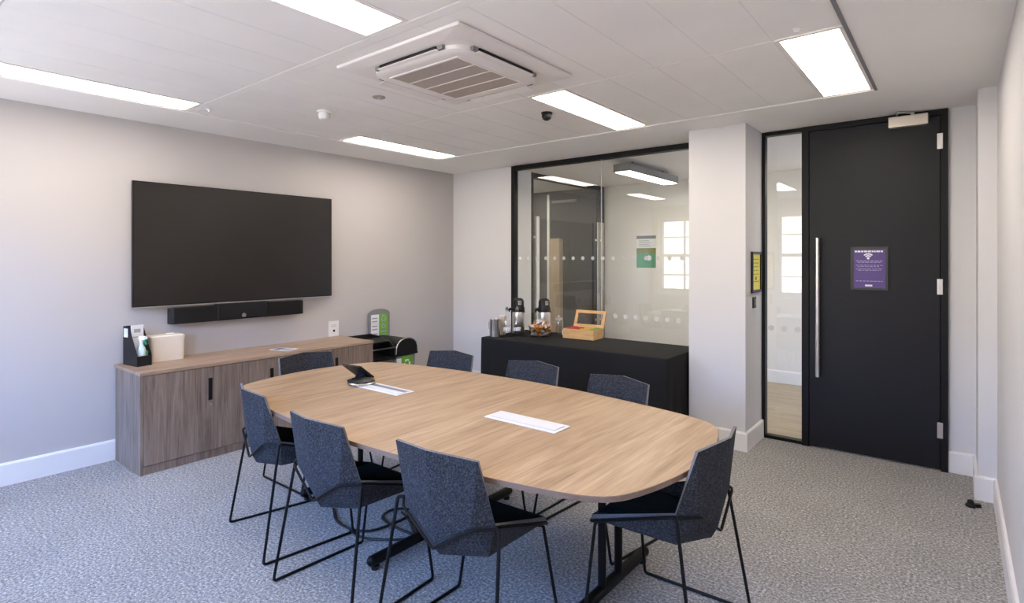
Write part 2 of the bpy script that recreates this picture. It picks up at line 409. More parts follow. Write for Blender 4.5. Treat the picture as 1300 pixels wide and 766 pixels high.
# corridor light, plus unseen fill lights added to brighten corridor and lobby
r = thing('corridor_light', 'surface mounted linear light on the corridor ceiling, seen through the glass', 'ceiling light', (-2.77, 5.95, ZC))
B(-.10, .10, -.64, .64, -.133, -.05).build('housing', 'grey_plastic', r)
B(-.085, .085, -.62, .62, -.136, -.1331).build('diffuser', 'corr_light', r)
for y in (-.4, .4): MB().tube([(0, y, -.05), (0, y, 0)], .012).build('stem', 'grey_plastic', r)
for lx, lab in ((-.62, 'added corridor fill light, unseen behind the black door'), (.80, 'added corridor fill light, unseen behind the wall right of the door')):
    dup(r, (lx, 5.95, ZC), 0, lab)  # unseen copies of the linear light, added to brighten the corridor
r = thing('lobby_fill_light', 'added fill light panel on the lobby ceiling, unseen beyond the glazed door', 'ceiling light', (-5.3, 6.2, ZC))  # unseen panel added to lift the brightness of the lobby
B(-.15, .15, -.5, .5, -.012, 0).build('frame', 'white_plastic', r); B(-.13, .13, -.48, .48, -.016, -.0121).build('diffuser', 'lobby_fill_led', r)

# ------------------------------------------------------------------ glazed partition (left of the column)
r = bpy.data.objects.new('window_1', None); col.objects.link(r); r['kind'] = 'structure'; r.location = (0, YD, 0)
gx0, gx1 = -3.983, -1.731; f = MB()
f.box(gx0, gx0 + .045, -.022, .05, 0, ZC - .001); f.box(gx0 + .045, gx1, -.03, .05, ZC - .05, ZC - .001); f.box(gx0 + .045, gx1, -.03, .05, 0, .04)
f.build('window_frame', 'black_frame', r)
B(gx0 + .045, -2.829, .004, .014, .04, ZC - .05).build('pane', 'glass', r)
B(-2.825, gx1, .004, .014, .04, ZC - .05).build('pane', 'glass', r)
B(-2.829, -2.825, .003, .015, .04, ZC - .05).build('glazing_joint', 'dot', r)
def dots(x0, x1, z, step, rad, y=.0035):
    m = MB(); x = x0
    while x < x1:
        m.prism([(x + rad * math.cos(2 * PI * k / 16), z + rad * math.sin(2 * PI * k / 16)) for k in range(16)], y - .0006, y, 'y'); x += step
    return m
dots(-3.87, -1.80, 1.503, .118, .020).build('privacy_dots', 'dot', r)
dots(-2.77, -1.80, .925, .108, .024).build('privacy_dots', 'dot', r)

# printed poster on the corridor face of the glass
r = thing('poster', 'green and white printed poster stuck on the glass partition, left of the column', 'poster', (-2.341, YD + .0145, 1.565))
B(-.10, .10, 0, .002, -.155, .155).build('sheet', 'paper', r)
b = MB(); b.box(-.10, .10, -.0004, .0, .125, .155); b.build('printed_band', 'grey_plastic', r)
B(-.10, .10, -.0004, .0, -.02, .035).build('printed_band', 'olive', r)
b = MB(); b.box(-.10, .10, -.0004, .0, -.155, -.02); b.build('printed_band', 'teal_green', r)
b = MB(); b.ball((.03, -.0006, -.06), .026, 10, 6, (1, .012, 1.0)); b.build('printed_patch', 'paper', r)
b = MB()
for k in range(4): b.box(-.075, .05 - .02 * (k % 2), -.0004, 0, .052 + k * .017, .058 + k * .017)
b.build('printed_text', 'grey_print', r)

# ------------------------------------------------------------------ door with glazed side panel
r = bpy.data.objects.new('window_2', None); col.objects.link(r); r['kind'] = 'structure'; r.location = (0, YD, 0)
f = MB(); sx0, sx1 = -1.281, -.977
f.box(sx0, sx0 + .026, -.02, .05, 0, ZC - .001); f.box(sx0 + .026, sx1, -.02, .05, 0, .025); f.box(sx0 + .026, sx1, -.02, .05, ZC - .032, ZC - .001)
f.build('window_frame', 'black_frame', r)
B(sx0 + .026, sx1, .004, .014, .025, ZC - .032).build('pane', 'glass', r)
dots(-1.213, -1.0, .92, .10, .024).build('privacy_dots', 'dot', r)

r = bpy.data.objects.new('door_1', None); col.objects.link(r); r['kind'] = 'structure'; r.location = (0, YD, 0)
f = MB()
f.box(-.976, -.926, -.035, .06, 0, ZC - .001); f.box(-.091, -.0505, -.035, .06, 0, ZC - .001); f.box(-.926, -.091, -.035, .06, 2.513, ZC - .001)
f.build('frame', 'black_frame', r)
B(-.945, -.905, .024, .06, 0, ZC - .05).build('stop', 'black_frame', r); B(-.110, -.080, .024, .06, 0, ZC - .05).build('stop', 'black_frame', r)
leaf = B(-.922, -.095, -.028, .022, .012, 2.509).build('leaf', 'door_black', r, bevel=.002)
h = MB(); h.tube([(-.855, -.085, .572), (-.855, -.085, 1.662)], .0155, 14)
for z in (.72, 1.52): h.tube([(-.855, -.085, z), (-.855, -.027, z)], .009, 10)
h.build('pull_handle', 'steel', leaf, smooth=True)
for z in (.233, 1.245, 2.272): B(-.112, -.079, -.041, -.028, z, z + .11).build('hinge', 'steel', leaf, bevel=.002)
g = B(-.394, -.160, -.085, -.029, 2.452, 2.530); g.build('door_closer', 'nickel', leaf, bevel=.004)
a = MB(); a.tube([(-.25, -.062, 2.531), (-.25, -.062, 2.546)], .012); a.tube(fillet([(-.25, -.062, 2.545), (-.33, -.15, 2.545), (-.345, -.05, 2.545)], .02), .007)
a.build('closer_arm', 'steel', leaf, smooth=True)

# framed purple notice on the door
r = thing('framed_notice', 'purple wireless internet notice in a black frame on the black door', 'notice', (-.5175, YD - .0285, 1.425))
f = MB(); hx, hz, q = .119, .163, .016
f.box(-hx, -hx + q, -.016, 0, -hz, hz); f.box(hx - q, hx, -.016, 0, -hz, hz); f.box(-hx + q, hx - q, -.016, 0, -hz, -hz + q); f.box(-hx + q, hx - q, -.016, 0, hz - q, hz)
f.build('frame', 'notice_frame', r)
B(-hx + q, hx - q, -.008, 0, -hz + q, hz - q).build('sheet', 'purple', r)
def words_line(m, x0, x1, z, h, y, seed, gap=.006):
    rr = random.Random(seed); x = x0
    while x < x1 - .004:
        l = min(rr.uniform(.010, .026), x1 - x); m.box(x, x + l, y, y + .0006, z, z + h); x += l + gap
p = MB(); words_line(p, -.092, .092, .122, .012, -.0088, 3, .004); p.build('printed_heading', 'white_print', r)
p = MB()
for i, (z, h_) in enumerate([(.054, .005), (.044, .005), (.022, .004), (.012, .004), (-.006, .004), (-.016, .004), (-.098, .005)]): words_line(p, -.085 + .012 * (i % 2), .085 - .012 * (i % 2), z, h_, -.0088, 10 + i)
p.build('printed_text', 'lilac', r)
def wifi(m, cx, cz, s, y):
    for rad, th in ((1, .22), (.66, .2)):
        pts = [(cx + s * rad * math.cos(a), cz + s * rad * math.sin(a)) for a in [PI * (.25 + .5 * k / 10) for k in range(11)]]
        pts += [(cx + s * (rad - th) * math.cos(a), cz + s * (rad - th) * math.sin(a)) for a in [PI * (.75 - .5 * k / 10) for k in range(11)]]
        m.prism(pts, y, y + .0006, 'y')
    m.prism([(cx + s * .22 * math.cos(k * PI / 6), cz + s * (.12 + .22 * math.sin(k * PI / 6))) for k in range(12)], y, y + .0006, 'y')
p = MB(); wifi(p, -.006, .072, .042, -.0088); p.build('wireless_symbol', 'white_print', r)
p = MB(); p.box(-.026, .020, -.0088, -.0082, -.135, -.122); p.build('printed_mark', 'white_print', r)

# sign and switch on the side of the column
r = thing('wall_sign', 'narrow yellow sign in a black frame on the side of the white column', 'sign', (-1.283, 4.765, 1.39))
f = MB(); hy, hz, q = .130, .165, .022
f.box(0, .016, -hy, -hy + q, -hz, hz); f.box(0, .016, hy - q, hy, -hz, hz); f.box(0, .016, -hy + q, hy - q, -hz, -hz + q); f.box(0, .016, -hy + q, hy - q, hz - q, hz)
f.build('frame', 'black_plastic', r)
B(0, .008, -hy + q, hy - q, -hz + q, hz - q).build('sheet', 'yellow', r)
p = MB()
for i in range(7):
    z = .10 - i * .03
    if i == 5: continue
    rr = random.Random(i); y = -.08
    while y < .07:
        l = rr.uniform(.015, .04); p.box(.008, .0086, y, min(y + l, .085), z, z + .006); y += l + .012
p.ball((.0083, -.01, -.052), .022, 10, 6, (.02, 1, .8)); p.build('printed_text', 'dark_green', r)
r = thing('wall_switch', 'small black switch plate below the yellow sign on the column', 'switch', (-1.283, 4.72, 1.145))
B(0, .009, -.04, .04, -.045, .045).build('plate', 'black_plastic', r, bevel=.002); B(.009, .015, -.014, .014, -.025, .025).build('button', 'grey_plastic', r)

# door stop
r = thing('door_stop', 'small black door stop on the carpet by the right pilaster', 'door stop', (.062, 4.352, 0), .4)
MB().lathe([(.026, 0), (.026, .012), (.018, .018), (.016, .036), (.010, .042)], 16).build('base', 'black_plastic', r, smooth=True)
B(.012, .05, -.012, .012, 0, .02).build('wedge', 'black_plastic', r)

# ------------------------------------------------------------------ air conditioning cassette
r = thing('air_conditioner', 'white square air conditioning cassette in the middle of the ceiling', 'air conditioner', (-2.190, 2.235, ZC))
R = .465
p = MB(); a = rrect(0, 0, R, R, .008, 3); b = rrect(0, 0, R - .004, R - .004, .008, 3); cc = rrect(0, 0, .385, .385, .10, 3)
k = len(a); p.add([(x, y, 0) for x, y in a] + [(x, y, -.013) for x, y in a] + [(x, y, -.019) for x, y in b] + [(x, y, -.033) for x, y in cc],
      [(i, (i + 1) % k, k + (i + 1) % k, k + i) for i in range(k)] + [(k + i, k + (i + 1) % k, 2 * k + (i + 1) % k, 2 * k + i) for i in range(k)] +
      [(2 * k + i, 2 * k + (i + 1) % k, 3 * k + (i + 1) % k, 3 * k + i) for i in range(k)] + [tuple(range(3 * k, 4 * k)), tuple(range(k))[::-1]])
p.build('outer_panel', 'ac_white', r)
p = MB(); a = rrect(0, 0, .345, .345, .11, 6); b = rrect(0, 0, .335, .335, .105, 6); cc = rrect(0, 0, .30, .30, .07, 6); k = len(a)
p.add([(x, y, -.030) for x, y in a] + [(x, y, -.062) for x, y in a] + [(x, y, -.070) for x, y in b] + [(x, y, -.074) for x, y in cc],
      [(j * k + i, j * k + (i + 1) % k, (j + 1) * k + (i + 1) % k, (j + 1) * k + i) for j in range(3) for i in range(k)] + [tuple(range(3 * k, 4 * k)), tuple(range(k))[::-1]])
p.build('inner_panel', 'ac_white', r, smooth=True)
p = MB(); p.box(-.25, .25, -.25, .25, -.0765, -.073)
gr = p.build('intake_grille', 'ac_grille', r)
p = MB()
for i in (1, 2, 3): p.box(-.25, .25, -.25 + i * .125 - .005, -.25 + i * .125 + .005, -.079, -.0765)
p.build('grille_bar', 'ac_white', gr)
p = MB()
p.box(-.262, .262, -.262, -.25, -.080, -.073); p.box(-.262, .262, .25, .262, -.080, -.073); p.box(-.262, -.25, -.25, .25, -.080, -.073); p.box(.25, .262, -.25, .25, -.080, -.073)
p.build('grille_frame', 'ac_white', gr)
for s in range(4):
    an = s * PI / 2; ca, sa = math.cos(an), math.sin(an)
    rot = lambda q: [(x * ca - y * sa, x * sa + y * ca, z) for x, y, z in q]
    m = B(-.215, .215, -.368, -.345, -.058, -.034); m.v = rot(m.v); m.build('air_slot', 'black_plastic', r)
    far = s in (2, 3)
    m = MB()
    d = .012 if far else 0
    m.add(rot([(-.225, -.350, -.064), (.225, -.350, -.064), (.225, -.405, -.046 - 2.5 * d), (-.225, -.405, -.046 - 2.5 * d),
               (-.225, -.350, -.060), (.225, -.350, -.060), (.225, -.405, -.042 - 2.5 * d), (-.225, -.405, -.042 - 2.5 * d)] if far else
              [(-.225, -.350, -.066), (.225, -.350, -.066), (.225, -.372, -.062), (-.225, -.372, -.062),
               (-.225, -.350, -.060), (.225, -.350, -.060), (.225, -.372, -.058), (-.225, -.372, -.058)]),
          [(0, 1, 2, 3), (7, 6, 5, 4), (0, 4, 5, 1), (1, 5, 6, 2), (2, 6, 7, 3), (3, 7, 4, 0)])
    m.build('air_flap', 'ac_white', r)
    for sx in (-1, 1):
        m = B(sx * .24 - .018, sx * .24 + .018, -.364, -.346, -.060, -.034)
        m.v = rot(m.v); m.build('corner_clip', 'grey_plastic', r)

for o in r.children_recursive:
    for v in o.data.vertices: v.co.z *= .72

# small ceiling devices
r = thing('smoke_detector', 'white smoke detector hanging from the ceiling left of the air conditioner', 'smoke detector', (-3.55, 2.27, ZC + .004))
MB().lathe([(.050, 0), (.052, -.012), (.046, -.016)], 20).build('base', 'white_plastic', r, smooth=True)
MB().lathe([(.040, -.016), (.043, -.030), (.036, -.058), (.012, -.066)], 20).build('sensor_head', 'white_plastic', r, smooth=True)
r = thing('dome_sensor', 'small black dome sensor on the ceiling beyond the air conditioner', 'sensor', (-2.325, 3.30, ZC + .004))
MB().lathe([(.040, 0), (.040, -.010), (.034, -.012)], 20).build('base', 'black_plastic', r, smooth=True)
MB().lathe([(.034, -.012), (.036, -.030), (.030, -.046), (.016, -.056), (.002, -.058)], 20).build('dome', 'black_plastic', r, smooth=True)
r = thing('ceiling_disc', 'flat grey metal disc on the ceiling tile before the air conditioner', 'ceiling disc', (-2.958, 2.292, ZC + .004))
MB().lathe([(.042, 0), (.042, -.004), (.036, -.007)], 20).build('plate', 'ac_grille', r, smooth=True); MB().lathe([(.012, -.007), (.010, -.010)], 12).build('screw_head', 'steel', r)
r = thing('presence_sensor', 'tiny white sensor on the ceiling beside the wide light near the door', 'sensor', (-.577, 2.815, ZC + .004))
MB().lathe([(.022, 0), (.022, -.006), (.018, -.008)], 16).build('rim', 'white_plastic', r, smooth=True); MB().lathe([(.014, -.008), (.010, -.016), (.002, -.019)], 14).build('lens', 'white_print', r, smooth=True)
r = thing('ceiling_sprinkler', 'tiny white ceiling cap at the end of the light above the TV wall', 'ceiling cap', (-4.153, 1.73, ZC + .004))
MB().lathe([(.020, 0), (.019, -.006), (.012, -.009)], 16).build('cap', 'white_print', r, smooth=True); MB().lathe([(.008, -.009), (.006, -.016)], 10).build('nozzle', 'white_print', r)

# ------------------------------------------------------------------ TV, soundbar
r = thing('television', 'large wall mounted flat screen television, switched off', 'television', (-4.85, 2.328, 1.61))
hy, hz = .853, .481
B(-.03, -.006, -hy, hy, -hz, hz).build('housing', 'black_plastic', r, bevel=.003)
f = MB(); q = .008
f.box(-.006, 0, -hy, -hy + q, -hz, hz); f.box(-.006, 0, hy - q, hy, -hz, hz); f.box(-.006, 0, -hy + q, hy - q, hz - q, hz); f.box(-.006, 0, -hy + q, hy - q, -hz, -hz + .012)
f.build('bezel', 'black_plastic', r)
B(-.006, -.002, -hy + q, hy - q, -hz + .012, hz - q).build('screen', 'screen', r)
B(-.012, .001, -hy, hy, -hz - .008, -hz - .0005).build('bottom_trim', 'steel', r)
B(-.059, -.03, -.3, .3, -.2, .2).build('wall_bracket', 'black_steel', r)
r = thing('soundbar', 'long black conference soundbar mounted below the television', 'soundbar', (-4.80, 2.285, 1.043))
B(-.075, 0, -.545, .545, -.062, .062).build('speaker_grille', 'speaker_cloth', r, bevel=.004)
for s in (-1, 1): MB().prism([(-.075, s * .545), (0, s * .545), (-.012, s * .566), (-.075, s * .566)], -.062, .062).build('end_cap', 'black_plastic', r)
m = B(-.07, .006, -.215, .215, -.050, .078); cm = m.build('camera_module', 'black_plastic', r, bevel=.006)
MB().lathe([(.018, 0), (.018, .006), (.010, .008)], 18).build('lens', 'grey_plastic', cm, loc=(.006, 0, -.03)).rotation_euler = (0, PI / 2, 0)
B(-.110, -.075, -.2, .2, -.04, .04).build('wall_bracket', 'black_steel', r)

# wall socket
r = thing('wall_socket', 'white socket plate on the TV wall above the cabinets', 'socket', (XL, 3.240, .792))
B(0, .010, -.058, .058, -.077, .077).build('plate', 'white_plastic', r, bevel=.003)
MB().lathe([(.012, 0), (.012, .004)], 14).build('socket_hole', 'black_plastic', r, loc=(.010, 0, -.02)).rotation_euler = (0, PI / 2, 0)
b = MB(); b.box(.010, .0106, -.03, .03, .02, .024); b.box(.010, .0106, -.03, .03, .035, .039); b.build('printed_text', 'grey_print', r)

# ------------------------------------------------------------------ cabinets
CX0, CX1, CZ = -4.890, -4.377, .711
def cabinet(y0, y1, seam, handles, label):
    r = thing('storage_cabinet', label, 'cabinet', (CX0, y0, 0), 0, 'oak storage cabinets under the TV')
    d = CX1 - CX0; w = y1 - y0
    m = MB(); m.box(0, d, 0, .019, 0, CZ - .022); m.box(0, d, w - .019, w, 0, CZ - .022); m.box(0, .012, .019, w - .019, .06, CZ - .022); m.box(.012, d - .022, .019, w - .019, .06, .078); m.box(.012, d - .022, .019, w - .019, CZ - .04, CZ - .022)
    m.build('carcass', 'cab_wood', r)
    B(d - .030, d - .008, .019, w - .019, 0, .058).build('plinth', 'cab_wood', r)
    for i, (a, b) in enumerate(((.021, seam - y0 - .0015), (seam - y0 + .0015, w - .021))):
        dr = B(d - .020, d, a, b, .062, CZ - .026).build('door', 'cab_wood', r, bevel=.0012)
        for hy in handles:
            if a < hy - y0 < b:
                g = MB(); g.box(d - .001, d + .003, hy - y0 - .014, hy - y0 + .014, .438, .603); g.box(d + .003, d + .010, hy - y0 - .014, hy - y0 - .009, .438, .603)
                g.build('handle', 'black_plastic', dr)
                MB().lathe([(.010, 0), (.010, .003), (.004, .004)], 12).build('lock', 'steel', dr, loc=(d, hy - y0, .406)).rotation_euler = (0, PI / 2, 0)
    return r
cabinet(1.376, 2.348, 1.862, (1.835, 2.315), 'oak storage cabinet nearest the camera, under the left half of the TV')
cabinet(2.350, 3.322, 2.880, (2.922,), 'oak storage cabinet farther along the wall, next to the recycling bins')
m = B(CX0 - .015, CX1 + .006, 1.372, 3.326, CZ - .022, CZ)
tag(m.build('worktop', 'top_wood', bevel=.0015), 'continuous oak worktop running over both cabinets', 'worktop')

# magazine file with contents
r = thing('magazine_file', 'black magazine file standing at the camera end of the worktop', 'magazine file', (-4.845, 1.412, CZ), math.radians(8))
m = MB(); w_, d_, hb, hf = .098, .205, .285, .075
side = [(0, 0), (d_, 0), (d_, hf), (.085, hb), (0, hb)]
for y in (0, w_ - .003): m.add([(x, y, z) for x, z in side] + [(x, y + .003, z) for x, z in side], [(0, 1, 2, 3, 4), (9, 8, 7, 6, 5)] + [(i, (i + 1) % 5, 5 + (i + 1) % 5, 5 + i) for i in range(5)])
m.box(0, .003, .003, w_ - .003, 0, hb); m.box(d_ - .003, d_, .003, w_ - .003, 0, hf); m.box(.003, d_ - .003, .003, w_ - .003, 0, .003)
m.build('box', 'black_plastic', r)
m = MB(); m.box(-.0015, -.0005, .01, .05, .22, .27); m.box(.012, .07, -.0012, -.0002, .205, .27); m.build('label_sticker', 'paper', r)
c8, s8 = math.cos(math.radians(8)), math.sin(math.radians(8))
def infile(x, y): return (-4.845 + x * c8 - y * s8, 1.412 + x * s8 + y * c8)
x, y = infile(.100, .049)
r = thing('folded_leaflets', 'white folded leaflets sticking up out of the black magazine file', 'leaflets', (x, y, CZ + .004), math.radians(8))
m = MB(); m.box(-.006, .006, -.041, .041, 0, .290); m.build('sheets', 'paper', r)
m = MB(); m.box(.006, .0064, -.025, .02, .235, .262); m.box(.006, .0064, -.03, .03, .20, .206); m.build('printed_text', 'grey_print', r)
x, y = infile(.160, .050)
r = thing('spray_bottle', 'pale spray bottle with a green trigger standing in the black magazine file', 'spray bottle', (x, y, CZ + .004), math.radians(30))
MB().lathe([(.020, 0), (.028, .004), (.029, .10), (.024, .125), (.012, .150), (.012, .165)], 18).build('bottle', 'liquid', r, smooth=True)
m = MB(); m.lathe([(.014, .165), (.014, .185)], 14); m.box(-.016, .036, -.010, .010, .185, .212); m.box(.036, .046, -.006, .006, .192, .206); m.build('spray_head', 'white_plastic', r, bevel=.002)
m = MB(); m.prism([(.022, .186), (.034, .186), (.042, .150), (.034, .146)], -.007, .007, 'y'); m.build('trigger', 'trigger_green', r)
B(-.0295, .0295, .006, .0298, .045, .10).build('sticker', 'teal_green', r)

# cream lidded box
r = thing('storage_tub', 'cream rounded tub with lid on the worktop beside the magazine file', 'tub', (-4.815, 1.685, CZ))
a = rrect(0, 0, .062, .114, .022, 5); b = rrect(0, 0, .066, .118, .024, 5); k = len(a)
MB().add([(x, y, 0) for x, y in a] + [(x, y, .165) for x, y in b], [(i, (i + 1) % k, k + (i + 1) % k, k + i) for i in range(k)] + [tuple(range(k))[::-1], tuple(range(k, 2 * k))]).build('body', 'cream', r, smooth=True)
a = rrect(0, 0, .068, .120, .024, 5); b = rrect(0, 0, .060, .112, .02, 5)
m = MB(); m.add([(x, y, .1655) for x, y in a] + [(x, y, .188) for x, y in a] + [(x, y, .196) for x, y in b], [(j * k + i, j * k + (i + 1) % k, (j + 1) * k + (i + 1) % k, (j + 1) * k + i) for j in range(2) for i in range(k)] + [tuple(range(k))[::-1], tuple(range(2 * k, 3 * k))])
ld = m.build('lid', 'cream', r, smooth=True)
B(-.02, .02, .0, .06, .1962, .206).build('lid_handle', 'white_plastic', ld, bevel=.003)
# leaflet on the worktop
r = thing('leaflet', 'blue and white leaflet lying flat on the worktop below the TV', 'leaflet', (-4.56, 2.52, CZ), math.radians(20))
B(-.10, .10, -.07, .07, 0, .0015).build('sheet', 'paper', r)
m = MB(); m.box(-.085, -.01, -.055, .05, .0015, .002); m.box(.01, .085, -.05, -.01, .0015, .002); m.box(.01, .085, .01, .02, .0015, .002); m.box(.01, .07, .03, .04, .0015, .002); m.build('printed_blocks', 'paper_blue', r)

# ------------------------------------------------------------------ recycling bins and sign
def recycle(m, plane_x, cy, cz, s):
    for k in range(3):
        a0 = k * 2 * PI / 3 + PI / 2
        pts = []
        for rad in (1, .62):
            rng = [a0 - .75 + .16 * j for j in range(9)] if rad == 1 else [a0 + .53 - .16 * j for j in range(9)]
            pts += [(cy + s * rad * math.cos(t), cz + s * rad * math.sin(t)) for t in rng]
        m.prism(pts, plane_x, plane_x + .0008, 'x')
        t = a0 + .53; tip = a0 + 1.0
        m.prism([(cy + s * 1.22 * math.cos(t), cz + s * 1.22 * math.sin(t)), (cy + s * .8 * math.cos(tip), cz + s * .8 * math.sin(tip)), (cy + s * .42 * math.cos(t), cz + s * .42 * math.sin(t))], plane_x, plane_x + .0008, 'x')
def bin_body(r, w, d, h):
    a = rrect(d / 2, 0, d / 2 - .012, w / 2 - .012, .03, 4); b = rrect(d / 2, 0, d / 2, w / 2, .03, 4); k = len(a)
    MB().add([(x, y, 0) for x, y in a] + [(x, y, h) for x, y in b], [(i, (i + 1) % k, k + (i + 1) % k, k + i) for i in range(k)] + [tuple(range(k))[::-1], tuple(range(k, 2 * k))]).build('body', 'bin_grey', r, smooth=True)
BX = -4.875
# left bin: open slanted hood
r = thing('recycling_bin', 'black recycling bin with an open slot, touching the end of the cabinets', 'bin', (BX, 3.515, 0), 0, 'recycling bins in the corner')
bin_body(r, .30, .40, .47)
hd = MB(); pr = [(0, .472), (.41, .472), (.415, .50), (.40, .60), (.33, .655), (.16, .69), (0, .70)]
for y0, y1 in ((-.152, -.135), (.135, .152)): hd.prism(pr, y0, y1, 'y')
hd.prism([(0, .472), (.02, .472), (.02, .70), (0, .70)], -.135, .135, 'y'); hd.prism([(.02, .472), (.41, .472), (.415, .50), (.02, .50)], -.135, .135, 'y')
hd.prism([(.20, .665), (.33, .640), (.335, .655), (.20, .683)], -.135, .135, 'y')
h_ = hd.build('hood', 'black_plastic', r)
b = MB(); b.box(.412, .418, -.152, .152, .592, .604); b.build('trim_strip', 'steel', h_)
b = MB(); b.box(.402, .414, -.152, .152, .466, .476); b.build('rim_strip', 'steel', r)
# right bin: rounded hood, grey body with green label
r = thing('recycling_bin', 'grey recycling bin with a domed black hood and green label, in the corner', 'bin', (BX, 3.815, 0), 0, 'recycling bins in the corner')
bin_body(r, .285, .40, .50)
m = MB(); pr = []
for k in range(13):
    t = PI * k / 12; pr.append((.145 * math.cos(t) , .515 + .155 * max(0, math.sin(t)) ** .65))
m.prism([(y, z) for y, z in pr], 0, .415, 'x')
m.box(0, .418, -.147, .147, .500, .516)
hh = m.build('hood', 'black_plastic', r, smooth=True)
m = MB(); m.tube([(.418, y, z + .004) for y, z in pr], .006, 6); m.build('trim_arc', 'steel', hh)
B(.401, .4035, -.06, .085, .30, .485).build('green_label', 'green', r)
m = MB(); recycle(m, .404, .012, .41, .042); m.build('recycling_symbol', 'white_print', r)
B(.401, .4035, -.125, -.064, .30, .47).build('white_label', 'paper', r)
# sign board
r = thing('recycling_sign', 'grey recycling sign board with white and green panels, above the bins', 'sign', (-4.893, 3.790, .60))
pts = [(-.140, 0), (.140, 0), (.140, .30)] + [(.140 * math.cos(t), .30 + .055 * math.sin(t)) for t in [PI * k / 10 for k in range(1, 10)]] + [(-.140, .30)]
m = MB(); m.prism(pts, 0, .014, 'x'); m.build('board', 'bin_grey', r, bevel=.003)
B(.0142, .0155, -.112, -.008, .02, .295).build('white_panel', 'paper', r); B(.0142, .0155, -.006, .112, .02, .305).build('green_panel', 'green', r)
m = MB(); recycle(m, .0157, .053, .25, .036); recycle(m, .0157, .053, .165, .026); m.box(.0157, .0163, .015, .09, .105, .115); m.box(.0157, .0163, .015, .09, .07, .08); m.build('printed_symbols', 'lilac', r)
m = MB()
for zz in (.25, .215, .165, .13, .08, .05): words_line(m, 0, 0, 0, 0, 0, 0); m.box(.0157, .0163, -.10, -.03, zz, zz + .012)
m.box(.0157, .0163, -.11, -.01, .195, .198); m.build('printed_text', 'grey_print', r)

# ------------------------------------------------------------------ conference table
TX, TY, TZ = -2.150, 2.118, .72
def outline(s=1.0, n=40):
    hx, hy = 1.385 * s, .703 * s
    # bowed long sides and ends, small rounded corners
    cxn, cyn = 1.262 * s, .545 * s
    pts = []
    def side(t): return (cxn * (1 - 2 * t), hy - .100 * (cxn * (1 - 2 * t)) ** 2)
    top = [(x, hy - (hy - cyn) * (x / cxn) ** 2) for x in [cxn * (1 - 2 * k / n) for k in range(n + 1)]]
    left = [(-hx + (hx - cxn) * (y / cyn) ** 2, y) for y in [cyn * (1 - 2 * k / n) for k in range(n + 1)]]
    q = top + left[1:-1]
    q = q + [(-x, -y) for x, y in q]
    # soften corners
    for _ in range(10):
        q2 = []
        for i in range(len(q)):
            a, b, c = q[i - 1], q[i], q[(i + 1) % len(q)]
            q2.append(((a[0] + 2 * b[0] + c[0]) / 4, (a[1] + 2 * b[1] + c[1]) / 4))
        q = q2
    return q
r = thing('conference_table', 'large oak conference table with bowed sides on black T shaped legs', 'table', (TX, TY, 0))
o = outline(); k = len(o); m = MB()
sh = lambda s, z: [(x * s, y * s, z) for x, y in o]
m.add(sh(.9985, TZ) + sh(1, TZ - .002) + sh(1, TZ - .020) + sh(.988, TZ - .024), [])
m.cur = 0; m.f.append(tuple(range(k))); m.mi.append(0)
for j in range(3):
    for i in range(k): m.f.append((j * k + i, (j + 1) * k + i, (j + 1) * k + (i + 1) % k, j * k + (i + 1) % k)); m.mi.append(1)
m.f.append(tuple(range(3 * k, 4 * k))[::-1]); m.mi.append(1)
m.build('tabletop', ['table_wood', 'table_edge'], r)
for X, ya, yb in ((-1.215, 1.88, 2.56), (-2.195, 1.66, 2.70), (-3.160, 1.88, 2.41)):
    lx = X - TX
    f = MB(); f.tube([(lx, ya - TY, .045), (lx, yb - TY, .045)], .026, 12)
    for y in (ya, yb): f.ball((lx, y - TY, .045), .026, 12, 8)
    lg = f.build('leg', 'black_steel', r, smooth=True)
    p = MB()
    for y in (2.145, 2.295): p.tube([(lx, y - TY, .06), (lx, y - TY, TZ - .04)], .018, 12)
    p.build('post', 'black_steel', lg, smooth=True)
    B(lx - .035, lx + .035, 1.76 - TY, 2.48 - TY, TZ - .042, TZ - .0245).build('top_bracket', 'black_steel', lg)
    for y in (ya + .02, yb - .02): MB().lathe([(.02, 0), (.02, .02)], 12, (lx, y - TY, 0)).build('glide', 'black_plastic', lg)
B(-.98, .98, .06, .12, TZ - .08, TZ - .0425).build('cross_beam', 'black_steel', r)
# power modules set in the table top
def power_module(x0, x1, label, slot):
    cxm = (x0 + x1) / 2; h = (x1 - x0) / 2
    r = thing('power_module', label, 'power module', (cxm, 2.108, TZ), 0, 'power modules set in the table top')
    B(-h, h, -.066, .066, 0.0003, .004).build('surround', 'module_white', r, bevel=.001)
    m = MB(); m.box(-h + .016, h - .016, -.042, -.038, .004, .0046); m.box(-h + .016, h - .016, .038, .042, .004, .0046); m.box(h - .02, h - .016, -.038, .038, .004, .0046); m.build('groove', 'module_groove', r)
    if slot:
        B(-h + .02, h - .025, .004, .036, .0042, .0052).build('cable_slot', 'module_slot', r); B(-h + .02, h - .02, -.036, .002, .004, .0062).build('flap', 'module_white', r)
    else:
        B(-h + .02, h - .022, -.037, .037, .004, .0062).build('flap', 'module_white', r)
power_module(-2.90, -2.475, 'white power module with a dark cable slot, beside the conference speakerphone', True)
power_module(-1.815, -1.395, 'closed white power module in the near right half of the table top', False)
